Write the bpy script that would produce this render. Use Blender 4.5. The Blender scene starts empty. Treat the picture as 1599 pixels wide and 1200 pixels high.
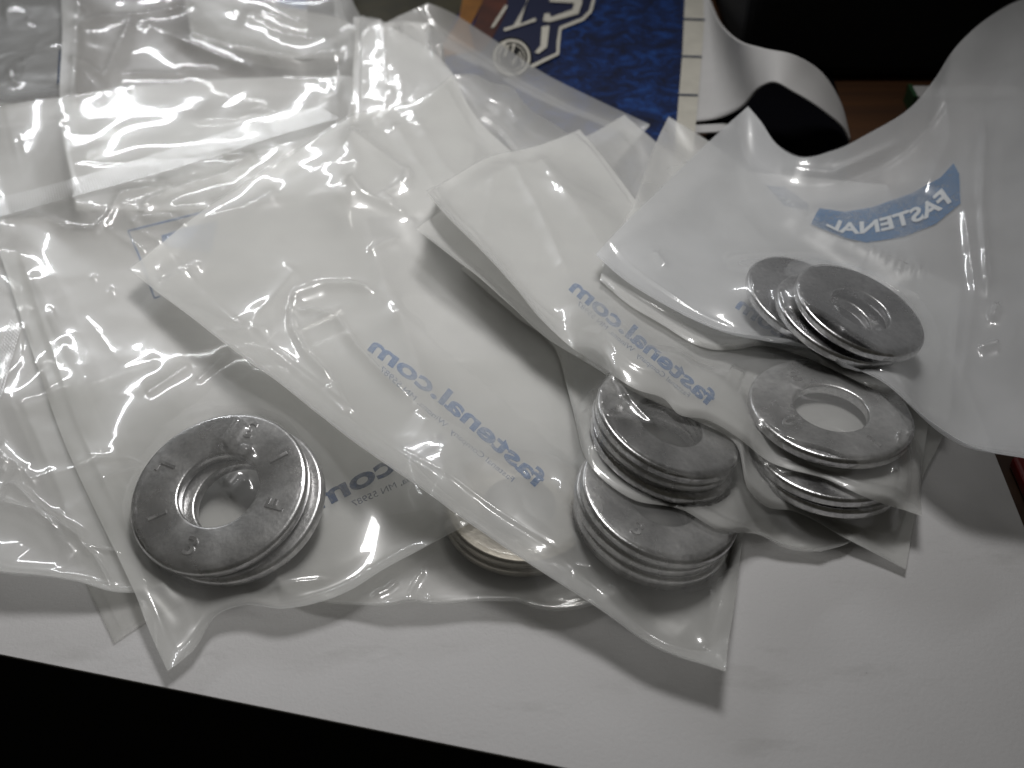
import bpy, bmesh, math, random
import numpy as np
from mathutils import Vector, Matrix
from mathutils.bvhtree import BVHTree

random.seed(7)
sc = bpy.context.scene
COL = sc.collection

# ------------------------------------------------------------------ camera
PW, PH = 1599.0, 1200.0
HF = math.radians(50.0); PITCH = math.radians(44.0); DIST = 0.230
FPX = PW / 2 / math.tan(HF / 2)
FW = np.array([0.0, math.cos(PITCH), -math.sin(PITCH)])
RT = np.array([1.0, 0.0, 0.0])
UP = np.cross(RT, FW)
CAMP = -FW * DIST
cam_d = bpy.data.cameras.new('camera')
cam = bpy.data.objects.new('camera', cam_d); COL.objects.link(cam)
cam_d.sensor_fit = 'HORIZONTAL'; cam_d.sensor_width = 6.2
cam_d.lens = 3.1 / math.tan(HF / 2)
cam_d.clip_start = 0.005; cam_d.clip_end = 20.0
cam.location = CAMP.tolist()
cam.rotation_euler = (math.pi / 2 - PITCH, 0, 0)
cam_d.dof.use_dof = True; cam_d.dof.focus_distance = 0.205; cam_d.dof.aperture_fstop = 3.6
sc.camera = cam

# ------------------------------------------------------------------ world and lamp
w = bpy.data.worlds.new('World'); sc.world = w; w.use_nodes = True
bg = w.node_tree.nodes['Background']
bg.inputs['Color'].default_value = (1.0, 0.94, 0.78, 1); bg.inputs['Strength'].default_value = 0.026
def area_lamp(name, loc, target, sx, sy, power, color, spread=180):
    ld = bpy.data.lights.new(name, 'AREA'); ld.shape = 'RECTANGLE'; ld.size = sx; ld.size_y = sy
    ld.energy = power; ld.color = color; ld.spread = math.radians(spread)
    o = bpy.data.objects.new(name, ld); COL.objects.link(o); o.location = loc
    d = Vector(target) - Vector(loc)
    o.rotation_euler = d.to_track_quat('-Z', 'Y').to_euler()
    return o
area_lamp('desk_lamp_light', (0.030, 0.115, 0.37), (-0.065, 0.06, 0), 0.12, 0.075, 0.25, (1.0, 0.985, 0.975), 78)
area_lamp('far_lamp_light', (-0.32, 0.54, 0.35), (-0.02, 0.05, 0), 0.36, 0.010, 0.66, (0.95, 0.97, 1.0))  # unseen tube light, added at the back left for glints on the film

sc.view_settings.view_transform = 'Standard'; sc.view_settings.look = 'None'
sc.view_settings.gamma = 1; sc.view_settings.exposure = 0.16
sc.render.engine = 'CYCLES'
cy = sc.cycles
cy.max_bounces = 7; cy.transparent_max_bounces = 48; cy.diffuse_bounces = 3; cy.glossy_bounces = 3
cy.transmission_bounces = 12; cy.caustics_reflective = False; cy.caustics_refractive = False
cy.sample_clamp_indirect = 4.0
cy.use_denoising = True; cy.use_adaptive_sampling = True; cy.adaptive_threshold = 0.02

# ------------------------------------------------------------------ pixel helpers
def rays(px, py):
    px = np.asarray(px, float); py = np.asarray(py, float)
    d = FW * FPX + RT * (px - PW / 2)[..., None] - UP * (py - PH / 2)[..., None]
    return d / np.linalg.norm(d, axis=-1, keepdims=True)
def at(px, py, z):
    """point of the place seen at a pixel, at height z (metres)"""
    d = rays(px, py); t = (np.asarray(z, float) - CAMP[2]) / d[..., 2]
    return CAMP + d * t[..., None]
def project(P):
    q = P - CAMP; dz = q @ FW
    return PW / 2 + FPX * (q @ RT) / dz, PH / 2 - FPX * (q @ UP) / dz
def at1(px, py, zmm=0.0): return at(np.array([px]), np.array([py]), zmm / 1000.0)[0]

# ------------------------------------------------------------------ height map of the pile
GX0, GY0, GC = -0.26, -0.16, 0.0005
NX, NY = 1040, 1000
HM = np.zeros((NY, NX))
def samp(x, y, M=None):
    M = HM if M is None else M
    fx = np.clip((x - GX0) / GC, 0, NX - 2.001); fy = np.clip((y - GY0) / GC, 0, NY - 2.001)
    i = fx.astype(int); j = fy.astype(int); a = fx - i; b = fy - j
    return (M[j, i] * (1-a) * (1-b) + M[j, i+1] * a * (1-b) + M[j+1, i] * (1-a) * b + M[j+1, i+1] * a * b)
def up2(A, k):
    n, m = A.shape
    u = np.linspace(0, n - 1, (n - 1) * k + 1); v = np.linspace(0, m - 1, (m - 1) * k + 1)
    i = np.minimum(u.astype(int), n - 2); j = np.minimum(v.astype(int), m - 2)
    a = (u - i)[:, None]; b = (v - j)[None]
    return (A[i][:, j]*(1-a)*(1-b) + A[i+1][:, j]*a*(1-b) + A[i][:, j+1]*(1-a)*b + A[i+1][:, j+1]*a*b)
def splat(X, Y, Z, M=None):
    M = HM if M is None else M
    X, Y, Z = up2(X, 4), up2(Y, 4), up2(Z, 4)
    i = np.round((X - GX0) / GC).astype(int).ravel(); j = np.round((Y - GY0) / GC).astype(int).ravel()
    ok = (i >= 0) & (i < NX) & (j >= 0) & (j < NY)
    np.maximum.at(M, (j[ok], i[ok]), Z.ravel()[ok])
def blur2(A, n):
    for _ in range(n):
        B = np.pad(A, 1, mode='edge')
        A = (B[1:-1, 1:-1]*4 + (B[:-2, 1:-1] + B[2:, 1:-1] + B[1:-1, :-2] + B[1:-1, 2:])*2 + B[:-2,:-2]+B[2:,2:]+B[:-2,2:]+B[2:,:-2]) / 16
    return A

# ------------------------------------------------------------------ noise
RS = np.random.RandomState(11)
LAT = RS.rand(256, 256) * 2 - 1
def vnoise(x, y):
    i = np.floor(x).astype(int); j = np.floor(y).astype(int); a = x - i; b = y - j
    a = a*a*a*(a*(a*6-15)+10); b = b*b*b*(b*(b*6-15)+10)
    L = lambda p, q: LAT[q & 255, p & 255]
    return L(i, j)*(1-a)*(1-b) + L(i+1, j)*a*(1-b) + L(i, j+1)*(1-a)*b + L(i+1, j+1)*a*b
def fbm(x, y, o=4):
    s = 0; a = 1
    for k in range(o):
        s = s + a * vnoise(x * 2**k + 17.3*k, y * 2**k - 9.1*k); a *= 0.5
    return s

LAT2 = RS.rand(256, 256, 2)
def facets(x, y):
    """squared distance to the nearest of jittered points: shallow dishes that meet in straight, sharp creases"""
    i = np.floor(x).astype(int); j = np.floor(y).astype(int); best = np.full(x.shape, 9.0)
    for di in (-1, 0, 1):
        for dj in (-1, 0, 1):
            p = LAT2[(j + dj) & 255, (i + di) & 255]
            best = np.minimum(best, (x - i - di - p[..., 0])**2 + (y - j - dj - p[..., 1])**2)
    return best
# ------------------------------------------------------------------ materials
MATS = {}
def nodes_of(name):
    m = bpy.data.materials.new(name); m.use_nodes = True
    nt = m.node_tree; nt.nodes.clear()
    out = nt.nodes.new('ShaderNodeOutputMaterial')
    return m, nt, out
def N(nt, t, **kw):
    n = nt.nodes.new(t)
    for k, v in kw.items():
        if k in n.inputs: n.inputs[k].default_value = v
        else: setattr(n, k, v)
    return n
def noise_tex(nt, scale, detail=4, rough=0.55, coord='Object'):
    tc = N(nt, 'ShaderNodeTexCoord'); t = N(nt, 'ShaderNodeTexNoise')
    t.inputs['Scale'].default_value = scale; t.inputs['Detail'].default_value = detail; t.inputs['Roughness'].default_value = rough
    nt.links.new(tc.outputs[coord], t.inputs['Vector']); return t
def ramp(nt, src, p0, c0, p1, c1):
    r = N(nt, 'ShaderNodeValToRGB'); e = r.color_ramp.elements
    e[0].position = p0; e[0].color = c0; e[1].position = p1; e[1].color = c1
    nt.links.new(src, r.inputs['Fac']); return r
def film_mat(name, haze, tint=(0.88, 0.88, 0.87), rough=0.11, gloss=0.05):
    """thin milky polyethylene: a clear share, a scattering share and a gloss"""
    m, nt, out = nodes_of(name); L = nt.links.new
    tr = N(nt, 'ShaderNodeBsdfTransparent'); tr.inputs['Color'].default_value = (0.985, 0.985, 0.975, 1)
    df = N(nt, 'ShaderNodeBsdfDiffuse'); df.inputs['Color'].default_value = (*tint, 1)
    tl = N(nt, 'ShaderNodeBsdfTranslucent'); tl.inputs['Color'].default_value = (*tint, 1)
    body = N(nt, 'ShaderNodeMixShader'); body.inputs[0].default_value = 0.30
    L(df.outputs[0], body.inputs[1]); L(tl.outputs[0], body.inputs[2])
    n1 = noise_tex(nt, 45, 2, 0.6)
    mr = N(nt, 'ShaderNodeMapRange'); mr.inputs['From Min'].default_value = 0.3; mr.inputs['From Max'].default_value = 0.7
    mr.inputs['To Min'].default_value = haze * 0.88; mr.inputs['To Max'].default_value = min(1, haze * 1.12)
    L(n1.outputs['Fac'], mr.inputs['Value'])
    base = N(nt, 'ShaderNodeMixShader'); L(mr.outputs[0], base.inputs[0]); L(tr.outputs[0], base.inputs[1]); L(body.outputs[0], base.inputs[2])
    g1 = N(nt, 'ShaderNodeBsdfGlossy'); g1.inputs['Roughness'].default_value = rough
    g2 = N(nt, 'ShaderNodeBsdfGlossy'); g2.inputs['Roughness'].default_value = 0.30
    gm = N(nt, 'ShaderNodeMixShader'); gm.inputs[0].default_value = 0.42; L(g1.outputs[0], gm.inputs[1]); L(g2.outputs[0], gm.inputs[2])
    lw = N(nt, 'ShaderNodeLayerWeight'); lw.inputs['Blend'].default_value = 0.5
    pw = N(nt, 'ShaderNodeMath', operation='POWER'); pw.inputs[1].default_value = 4.0
    L(lw.outputs['Facing'], pw.inputs[0])
    sm = N(nt, 'ShaderNodeMath', operation='MULTIPLY_ADD'); sm.inputs[1].default_value = 0.6; sm.inputs[2].default_value = gloss
    L(pw.outputs[0], sm.inputs[0])
    mx = N(nt, 'ShaderNodeMixShader'); L(sm.outputs[0], mx.inputs[0]); L(base.outputs[0], mx.inputs[1]); L(gm.outputs[0], mx.inputs[2])
    L(mx.outputs[0], out.inputs['Surface'])
    return m
def principled(name, color, rough=0.6, metal=0.0, var=0.0, scale=60, bump=0.0, bscale=400, spec=0.5, bdist=0.0002):
    m, nt, out = nodes_of(name); L = nt.links.new
    p = N(nt, 'ShaderNodeBsdfPrincipled'); p.inputs['Roughness'].default_value = rough; p.inputs['Metallic'].default_value = metal
    p.inputs['Specular IOR Level'].default_value = spec
    if var:
        n = noise_tex(nt, scale, 6, 0.65)
        a = tuple(max(0, c * (1 - var)) for c in color); b = tuple(min(1, c * (1 + var)) for c in color)
        r = ramp(nt, n.outputs['Fac'], 0.3, (*a, 1), 0.7, (*b, 1)); L(r.outputs['Color'], p.inputs['Base Color'])
    else: p.inputs['Base Color'].default_value = (*color, 1)
    if bump:
        n = noise_tex(nt, bscale, 4, 0.6); bp = N(nt, 'ShaderNodeBump')
        bp.inputs['Strength'].default_value = bump; bp.inputs['Distance'].default_value = bdist
        L(n.outputs['Fac'], bp.inputs['Height']); L(bp.outputs[0], p.inputs['Normal'])
    L(p.outputs[0], out.inputs['Surface']); return m

def metal_mat():
    m, nt, out = nodes_of('zinc_steel'); L = nt.links.new
    p = N(nt, 'ShaderNodeBsdfPrincipled'); p.inputs['Metallic'].default_value = 1.0
    oi = N(nt, 'ShaderNodeObjectInfo')
    n = noise_tex(nt, 230, 8, 0.7); n2 = noise_tex(nt, 1500, 3, 0.6); n3 = noise_tex(nt, 70, 4, 0.6)
    n4 = noise_tex(nt, 620, 4, 0.7)
    mxn = N(nt, 'ShaderNodeMath', operation='MULTIPLY_ADD'); mxn.inputs[1].default_value = 0.55
    half = N(nt, 'ShaderNodeMath', operation='MULTIPLY'); half.inputs[1].default_value = 0.45; L(n4.outputs['Fac'], half.inputs[0])
    L(n.outputs['Fac'], mxn.inputs[0]); L(half.outputs[0], mxn.inputs[2])
    r = ramp(nt, mxn.outputs[0], 0.34, (0.34, 0.34, 0.35, 1), 0.66, (0.80, 0.795, 0.80, 1))
    L(r.outputs['Color'], p.inputs['Base Color'])
    rr = ramp(nt, n3.outputs['Fac'], 0.35, (0.22, 0.22, 0.22, 1), 0.7, (0.40, 0.40, 0.40, 1))
    L(rr.outputs['Color'], p.inputs['Roughness'])
    ad = N(nt, 'ShaderNodeMath', operation='MULTIPLY_ADD'); ad.inputs[1].default_value = 0.9
    L(n.outputs['Fac'], ad.inputs[0]); L(n2.outputs['Fac'], ad.inputs[2])
    bp = N(nt, 'ShaderNodeBump'); bp.inputs['Strength'].default_value = 0.32; bp.inputs['Distance'].default_value = 0.00012
    L(ad.outputs[0], bp.inputs['Height']); L(bp.outputs[0], p.inputs['Normal'])
    L(p.outputs[0], out.inputs['Surface']); return m
def paper_mat():
    m, nt, out = nodes_of('white_paper'); L = nt.links.new
    p = N(nt, 'ShaderNodeBsdfPrincipled'); p.inputs['Roughness'].default_value = 0.62; p.inputs['Specular IOR Level'].default_value = 0.3
    n = noise_tex(nt, 14, 6, 0.6); r = ramp(nt, n.outputs['Fac'], 0.3, (0.49, 0.485, 0.485, 1), 0.7, (0.54, 0.535, 0.535, 1))
    # small dirt specks and grey rub marks
    v = noise_tex(nt, 330, 2, 0.5); sp = ramp(nt, v.outputs['Fac'], 0.205, (0.45, 0.44, 0.43, 1), 0.235, (1, 1, 1, 1))
    tc = N(nt, 'ShaderNodeTexCoord'); mp = N(nt, 'ShaderNodeMapping'); mp.inputs['Scale'].default_value = (22, 70, 10); mp.inputs['Rotation'].default_value = (0, 0, 0.12)
    L(tc.outputs['Object'], mp.inputs['Vector'])
    st = N(nt, 'ShaderNodeTexNoise'); st.inputs['Scale'].default_value = 1.6; st.inputs['Detail'].default_value = 7; st.inputs['Roughness'].default_value = 0.7
    L(mp.outputs[0], st.inputs['Vector'])
    sr = ramp(nt, st.outputs['Fac'], 0.25, (0.83, 0.83, 0.82, 1), 0.44, (1, 1, 1, 1))
    m1 = N(nt, 'ShaderNodeMix', data_type='RGBA', blend_type='MULTIPLY'); m1.inputs[0].default_value = 1
    L(r.outputs['Color'], m1.inputs[6]); L(sp.outputs['Color'], m1.inputs[7])
    m2 = N(nt, 'ShaderNodeMix', data_type='RGBA', blend_type='MULTIPLY'); m2.inputs[0].default_value = 1
    L(m1.outputs[2], m2.inputs[6]); L(sr.outputs['Color'], m2.inputs[7])
    L(m2.outputs[2], p.inputs['Base Color'])
    nb = noise_tex(nt, 1300, 5, 0.7); bp = N(nt, 'ShaderNodeBump'); bp.inputs['Strength'].default_value = 0.5; bp.inputs['Distance'].default_value = 0.0002
    L(nb.outputs['Fac'], bp.inputs['Height']); L(bp.outputs[0], p.inputs['Normal'])
    L(p.outputs[0], out.inputs['Surface']); return m
def marbled_blue():
    m, nt, out = nodes_of('marbled_blue_print'); L = nt.links.new
    p = N(nt, 'ShaderNodeBsdfPrincipled'); p.inputs['Roughness'].default_value = 0.42
    n = noise_tex(nt, 130, 11, 0.78); n.inputs['Distortion'].default_value = 0.9
    r = N(nt, 'ShaderNodeValToRGB'); e = r.color_ramp.elements
    e[0].position = 0.36; e[0].color = (0.003, 0.004, 0.012, 1); e[1].position = 0.74; e[1].color = (0.022, 0.085, 0.22, 1)
    x = e.new(0.50); x.color = (0.003, 0.010, 0.045, 1); x = e.new(0.60); x.color = (0.006, 0.030, 0.13, 1)
    L(n.outputs['Fac'], r.inputs['Fac']); L(r.outputs['Color'], p.inputs['Base Color'])
    L(p.outputs[0], out.inputs['Surface']); return m
def ink_mat(name, color, cover=0.85):
    m, nt, out = nodes_of(name); L = nt.links.new
    d = N(nt, 'ShaderNodeBsdfDiffuse'); d.inputs['Color'].default_value = (*color, 1)
    t = N(nt, 'ShaderNodeBsdfTransparent')
    n = noise_tex(nt, 900, 3, 0.6); r = ramp(nt, n.outputs['Fac'], 0.25, (cover*0.5,)*3 + (1,), 0.5, (cover,)*3 + (1,))
    n2 = noise_tex(nt, 75, 3, 0.6); r2 = ramp(nt, n2.outputs['Fac'], 0.34, (0.45, 0.45, 0.45, 1), 0.52, (1, 1, 1, 1))
    mu = N(nt, 'ShaderNodeMath', operation='MULTIPLY'); L(r.outputs['Color'], mu.inputs[0]); L(r2.outputs['Color'], mu.inputs[1])
    mx = N(nt, 'ShaderNodeMixShader'); L(mu.outputs[0], mx.inputs[0]); L(t.outputs[0], mx.inputs[1]); L(d.outputs[0], mx.inputs[2])
    L(mx.outputs[0], out.inputs['Surface']); return m
def wood_mat():
    m, nt, out = nodes_of('brown_wood'); L = nt.links.new
    p = N(nt, 'ShaderNodeBsdfPrincipled'); p.inputs['Roughness'].default_value = 0.5
    tc = N(nt, 'ShaderNodeTexCoord'); mp = N(nt, 'ShaderNodeMapping'); mp.inputs['Scale'].default_value = (4, 60, 10)
    L(tc.outputs['Object'], mp.inputs['Vector'])
    n = N(nt, 'ShaderNodeTexNoise'); n.inputs['Scale'].default_value = 3; n.inputs['Detail'].default_value = 8; L(mp.outputs[0], n.inputs['Vector'])
    r = ramp(nt, n.outputs['Fac'], 0.3, (0.025, 0.009, 0.002, 1), 0.7, (0.055, 0.02, 0.004, 1)); L(r.outputs['Color'], p.inputs['Base Color'])
    L(p.outputs[0], out.inputs['Surface']); return m
M_METAL = metal_mat(); M_COPPERY = principled('coppery_plating', (0.44, 0.41, 0.365), 0.36, metal=1.0, var=0.2, scale=300, bump=0.2, bscale=900); M_PAPER = paper_mat(); M_WOOD = wood_mat(); M_BLUE = marbled_blue()
M_BLACK = principled('black_plastic', (0.004, 0.004, 0.004), 0.7, spec=0.2)
M_INK = ink_mat('blue_ink', (0.06, 0.18, 0.42), 0.58)
M_INKD = ink_mat('dark_blue_ink', (0.02, 0.05, 0.12), 0.9)  # darker blue ink; on the large left bag its darkness stands for shade
M_INKS = ink_mat('fine_blue_ink', (0.05, 0.15, 0.36), 0.45)

# ------------------------------------------------------------------ object helpers
def mesh_obj(name, verts, faces, mat, parent=None, smooth=True):
    me = bpy.data.meshes.new(name)
    me.from_pydata([tuple(v) for v in verts], [], faces)
    if smooth: me.polygons.foreach_set('use_smooth', [True] * len(me.polygons))
    me.materials.append(mat); me.update()
    o = bpy.data.objects.new(name, me); COL.objects.link(o)
    if parent is not None:
        o.parent = parent; o.matrix_parent_inverse = parent.matrix_world.inverted() if False else Matrix.Translation(-parent.location)
    return o
def grid_faces(n, m):
    i, j = np.meshgrid(np.arange(n - 1), np.arange(m - 1), indexing='ij'); a = (i * m + j).ravel()
    return np.stack([a, a + m, a + m + 1, a + 1], 1)
def grid_obj(name, X, Y, Z, mat, parent=None):
    n, m = X.shape
    V = np.stack([X.ravel(), Y.ravel(), Z.ravel()], 1); F = grid_faces(n, m)
    # make the faces look upwards
    e1 = V[F[0, 1]] - V[F[0, 0]]; e2 = V[F[0, 3]] - V[F[0, 0]]
    if np.cross(e1, e2)[2] < 0: F = F[:, ::-1]
    me = bpy.data.meshes.new(name)
    me.vertices.add(len(V)); me.vertices.foreach_set('co', V.astype(np.float32).ravel())
    me.loops.add(F.size); me.loops.foreach_set('vertex_index', F.astype(np.int32).ravel())
    me.polygons.add(len(F)); me.polygons.foreach_set('loop_start', np.arange(0, F.size, 4, dtype=np.int32))
    me.polygons.foreach_set('use_smooth', np.ones(len(F), bool))
    me.update(calc_edges=True); me.materials.append(mat)
    o = bpy.data.objects.new(name, me); COL.objects.link(o)
    if parent is not None:
        o.parent = parent; o.matrix_parent_inverse = Matrix.Translation(-parent.location)
    return o, V, F
def thing(name, label, cat, loc, group=None):
    o = bpy.data.objects.new(name, None); COL.objects.link(o); o.location = loc
    o.empty_display_size = 0.01
    o['label'] = label; o['category'] = cat
    if group: o['group'] = group
    return o
def tag(o, label, cat, group=None):
    o['label'] = label; o['category'] = cat
    if group: o['group'] = group
def box_obj(name, lo, hi, mat, parent=None, bev=0.0):
    bm = bmesh.new(); bmesh.ops.create_cube(bm, size=1)
    for v in bm.verts:
        v.co = Vector([lo[k] + (v.co[k] + 0.5) * (hi[k] - lo[k]) for k in range(3)])
    if bev: bmesh.ops.bevel(bm, geom=list(bm.edges), offset=bev, segments=3, profile=0.5, affect='EDGES')
    me = bpy.data.meshes.new(name); bm.to_mesh(me); bm.free(); me.materials.append(mat)
    o = bpy.data.objects.new(name, me); COL.objects.link(o)
    if parent is not None: o.parent = parent; o.matrix_parent_inverse = Matrix.Translation(-parent.location)
    return o
def slab(name, poly, z0, z1, mat, parent=None, bev=0.0):
    """flat-topped slab from world xy polygon"""
    bm = bmesh.new(); vs = [bm.verts.new((p[0], p[1], z1)) for p in poly]
    f = bm.faces.new(vs)
    if f.normal.z < 0: bmesh.ops.reverse_faces(bm, faces=[f])
    if z0 < z1:
        r = bmesh.ops.extrude_face_region(bm, geom=[f])
        for v in r['geom']:
            if isinstance(v, bmesh.types.BMVert): v.co.z = z0
        bmesh.ops.recalc_face_normals(bm, faces=bm.faces)
    if bev: bmesh.ops.bevel(bm, geom=[e for e in bm.edges], offset=bev, segments=2, profile=0.5, affect='EDGES')
    me = bpy.data.meshes.new(name); bm.to_mesh(me); bm.free(); me.materials.append(mat)
    o = bpy.data.objects.new(name, me); COL.objects.link(o)
    if parent is not None: o.parent = parent; o.matrix_parent_inverse = Matrix.Translation(-parent.location)
    return o

def text_tris(body, bold=0.03, cuts=2):
    """(verts Nx2, tris) of a line of type, baseline y=0, x from 0 to 1 wide"""
    cu = bpy.data.curves.new('type', 'FONT'); cu.body = body; cu.offset = bold; cu.resolution_u = 4
    o = bpy.data.objects.new('type', cu); COL.objects.link(o)
    dg = bpy.context.evaluated_depsgraph_get(); dg.update()
    ev = o.evaluated_get(dg); me = ev.to_mesh()
    bm = bmesh.new(); bm.from_mesh(me); ev.to_mesh_clear()
    bpy.data.objects.remove(o); bpy.data.curves.remove(cu)
    bmesh.ops.triangulate(bm, faces=bm.faces)
    for _ in range(cuts):
        es = [e for e in bm.edges if e.calc_length() > 0.16]
        if not es: break
        bmesh.ops.subdivide_edges(bm, edges=es, cuts=1); bmesh.ops.triangulate(bm, faces=bm.faces)
    bm.verts.ensure_lookup_table()
    V = np.array([v.co[:2] for v in bm.verts]); T = [tuple(v.index for v in f.verts) for f in bm.faces]
    bm.free()
    return V, T

# ------------------------------------------------------------------ the setting
def PXY(px, py, z=0): p = at1(px, py, z); return (p[0], p[1])
# white board: front edge and right edge as seen, back edge under the pile
pA = np.array(PXY(0, 1022)); pB = np.array(PXY(860, 1195)); dfr = (pB - pA) / np.linalg.norm(pB - pA)
qA = np.array(PXY(1556, 715)); qB = np.array(PXY(1599, 822)); drt = (qA - qB) / np.linalg.norm(qA - qB)
# intersection of the two edges
A = np.array([dfr, -drt]).T; t = np.linalg.solve(A, qB - pA); corner = pA + dfr * t[0]
qR = corner + drt * ((0.074 - corner[1]) / drt[1])
board_poly = [pA - dfr * 0.22, corner, qR, np.array([-0.05, 0.10]), np.array([-0.33, 0.145])]
board = slab('white_sheet', board_poly, -0.0006, 0.0, M_PAPER, bev=0.0001); board['kind'] = 'structure'
# brown desk under the board: its front edge lies back of the board's front edge
nrm = np.array([-dfr[1], dfr[0]])
d0 = pA + nrm * 0.02
desk_poly = [d0 - dfr * 0.6, d0 + dfr * 1.0, d0 + dfr * 1.0 + nrm * 0.75, d0 - dfr * 0.6 + nrm * 0.75]
desk = slab('desk_top', desk_poly, -0.030, -0.0022, M_WOOD, bev=0.001); desk['kind'] = 'structure'
M_FLOOR = principled('dark_floor', (0.006, 0.006, 0.006), 0.9, var=0.3, scale=8)
fl = slab('floor', [(-3, -3), (3, -3), (3, 3), (-3, 3)], -0.72, -0.70, M_FLOOR); fl['kind'] = 'structure'

# ------------------------------------------------------------------ background things
Zc = 0.6
def flatpoly(name, pts, z, mat, parent=None, th=0.0):
    return slab(name, [PXY(x, y, z) for x, y in pts], (z - th) / 1000.0, z / 1000.0, mat, parent)
# printed blue card
card = thing('printed_card', 'marbled blue printed card with a white lettered badge, behind the bags', 'card', tuple(at1(930, 100, 0)))
flatpoly('blue_panel', [(735, -60), (1082, -60), (1066, 215), (1050, 330), (560, 330), (700, 60)], 0.8, M_BLUE, card, 0.5)
M_ORANGE = principled('orange_print', (0.14, 0.055, 0.005), 0.5, var=0.35, scale=60)
M_DKRED = principled('dark_red_print', (0.04, 0.009, 0.004), 0.5, var=0.5, scale=90)
M_OLIVE = principled('dark_olive_print', (0.02, 0.017, 0.006), 0.5, var=0.6, scale=60)
M_CREAM = principled('cream_print', (0.36, 0.345, 0.30), 0.55, var=0.08, scale=200)
M_NAVY = principled('navy_print', (0.006, 0.009, 0.03), 0.45)
M_DARKLINE = principled('dark_line_print', (0.02, 0.03, 0.05), 0.6)
flatpoly('olive_panel', [(480, -60), (738, -60), (722, 12), (690, 62), (600, 120), (480, 120)], 1.0, M_OLIVE, card)
flatpoly('orange_band', [(735, -60), (768, -60), (752, 6), (733, 44), (742, 80), (680, 90), (716, 30)], 1.3, M_ORANGE, card)
flatpoly('dark_red_band', [(768, -60), (800, -60), (790, 20), (768, 62), (740, 96), (728, 80), (738, 44), (752, 6)], 1.2, M_DKRED, card)
flatpoly('badge_ground', [(790, -60), (925, -60), (926, 0), (921, 18), (911, 30), (876, 44), (872, 84), (826, 106), (770, 130), (745, 100), (772, 50), (790, 10)], 1.05, M_NAVY, card)
def strokepoly(name, pts, wpx, z, mat, parent):
    pts = np.array(pts, float); L = []; R = []
    for k in range(len(pts)):
        a = pts[max(k-1, 0)]; b = pts[min(k+1, len(pts)-1)]; d = (b - a) / np.linalg.norm(b - a); n = np.array([-d[1], d[0]]) * wpx / 2
        L.append(pts[k] + n); R.append(pts[k] - n)
    V = [at1(p[0], p[1], z) for p in L + R]; n = len(pts)
    return mesh_obj(name, V, [(k, k+1, n+k+1, n+k) for k in range(n-1)], mat, parent, False)
strokepoly('badge_outline', [(927, -60), (927, 0), (922, 18), (910, 30), (875, 44), (872, 65), (871, 84), (850, 94), (828, 105)], 5, 1.5, M_CREAM, card)
# block letters, upside down on the card: S, T, A and the stroke of the next one
flatpoly('letter', [(862, -40), (909, -25), (909, 5), (903, 22), (857, 35), (848, 33), (850, 22), (858, 21), (860, 27), (894, 15), (897, 5), (858, 3)], 1.5, M_CREAM, card)
flatpoly('letter', [(800, -30), (835, -40), (812, 38), (836, 28), (837, 33), (788, 49), (786, 45), (802, 40), (824, 2)], 1.5, M_CREAM, card)
flatpoly('letter', [(789, 8), (793, 10), (772, 42), (766, 44)], 1.5, M_CREAM, card)
flatpoly('letter', [(846, 42), (858, 40), (854, 74), (841, 84), (835, 82), (844, 72)], 1.5, M_CREAM, card)
def ring(cx, cy, r0, r1, z, mat, parent, name, asp=0.98):
    n = 48; V = []; F = []
    for k in range(n):
        a = 2 * math.pi * k / n
        for r in (r0, r1): V.append(at1(cx + r * math.cos(a), cy + r * asp * math.sin(a), z))
    for k in range(n): j = (k + 1) % n; F.append((2*k, 2*k+1, 2*j+1, 2*j))
    return mesh_obj(name, V, F, mat, parent, False)
flatpoly('emblem_ground', [(799 + 32 * math.cos(a * math.pi / 16), 90 + 32 * math.sin(a * math.pi / 16)) for a in range(32)], 1.6, M_BLACK, card)
ring(799, 90, 25, 29, 1.8, M_CREAM, card, 'emblem_ring'); ring(799, 90, 19.5, 21, 1.8, M_CREAM, card, 'emblem_ring')
strokepoly('emblem_letter', [(788, 88), (793, 72), (800, 82), (803, 68)], 4, 1.85, M_CREAM, card)
strokepoly('emblem_stroke', [(790, 66), (779, 84)], 2.5, 1.85, M_CREAM, card)
strokepoly('emblem_stroke', [(800, 100), (812, 82), (817, 104)], 3, 1.85, M_CREAM, card)
strip = thing('marked_strip', 'narrow cream strip with dark cross lines beside the blue card', 'strip', tuple(at1(1080, 100, 0)))
flatpoly('strip_body', [(1072, -60), (1108, -60), (1100, 30), (1093, 120), (1085, 212), (1080, 260), (1052, 260), (1056, 200), (1066, 80)], 2.2, M_CREAM, strip, 1.2)
for y, x0, x1 in ((30, 1068, 1101), (88, 1064, 1096), (148, 1059, 1090)):
    strokepoly('cross_line', [(x0, y), (x1, y + 1)], 3, 2.35, M_DARKLINE, strip)

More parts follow.
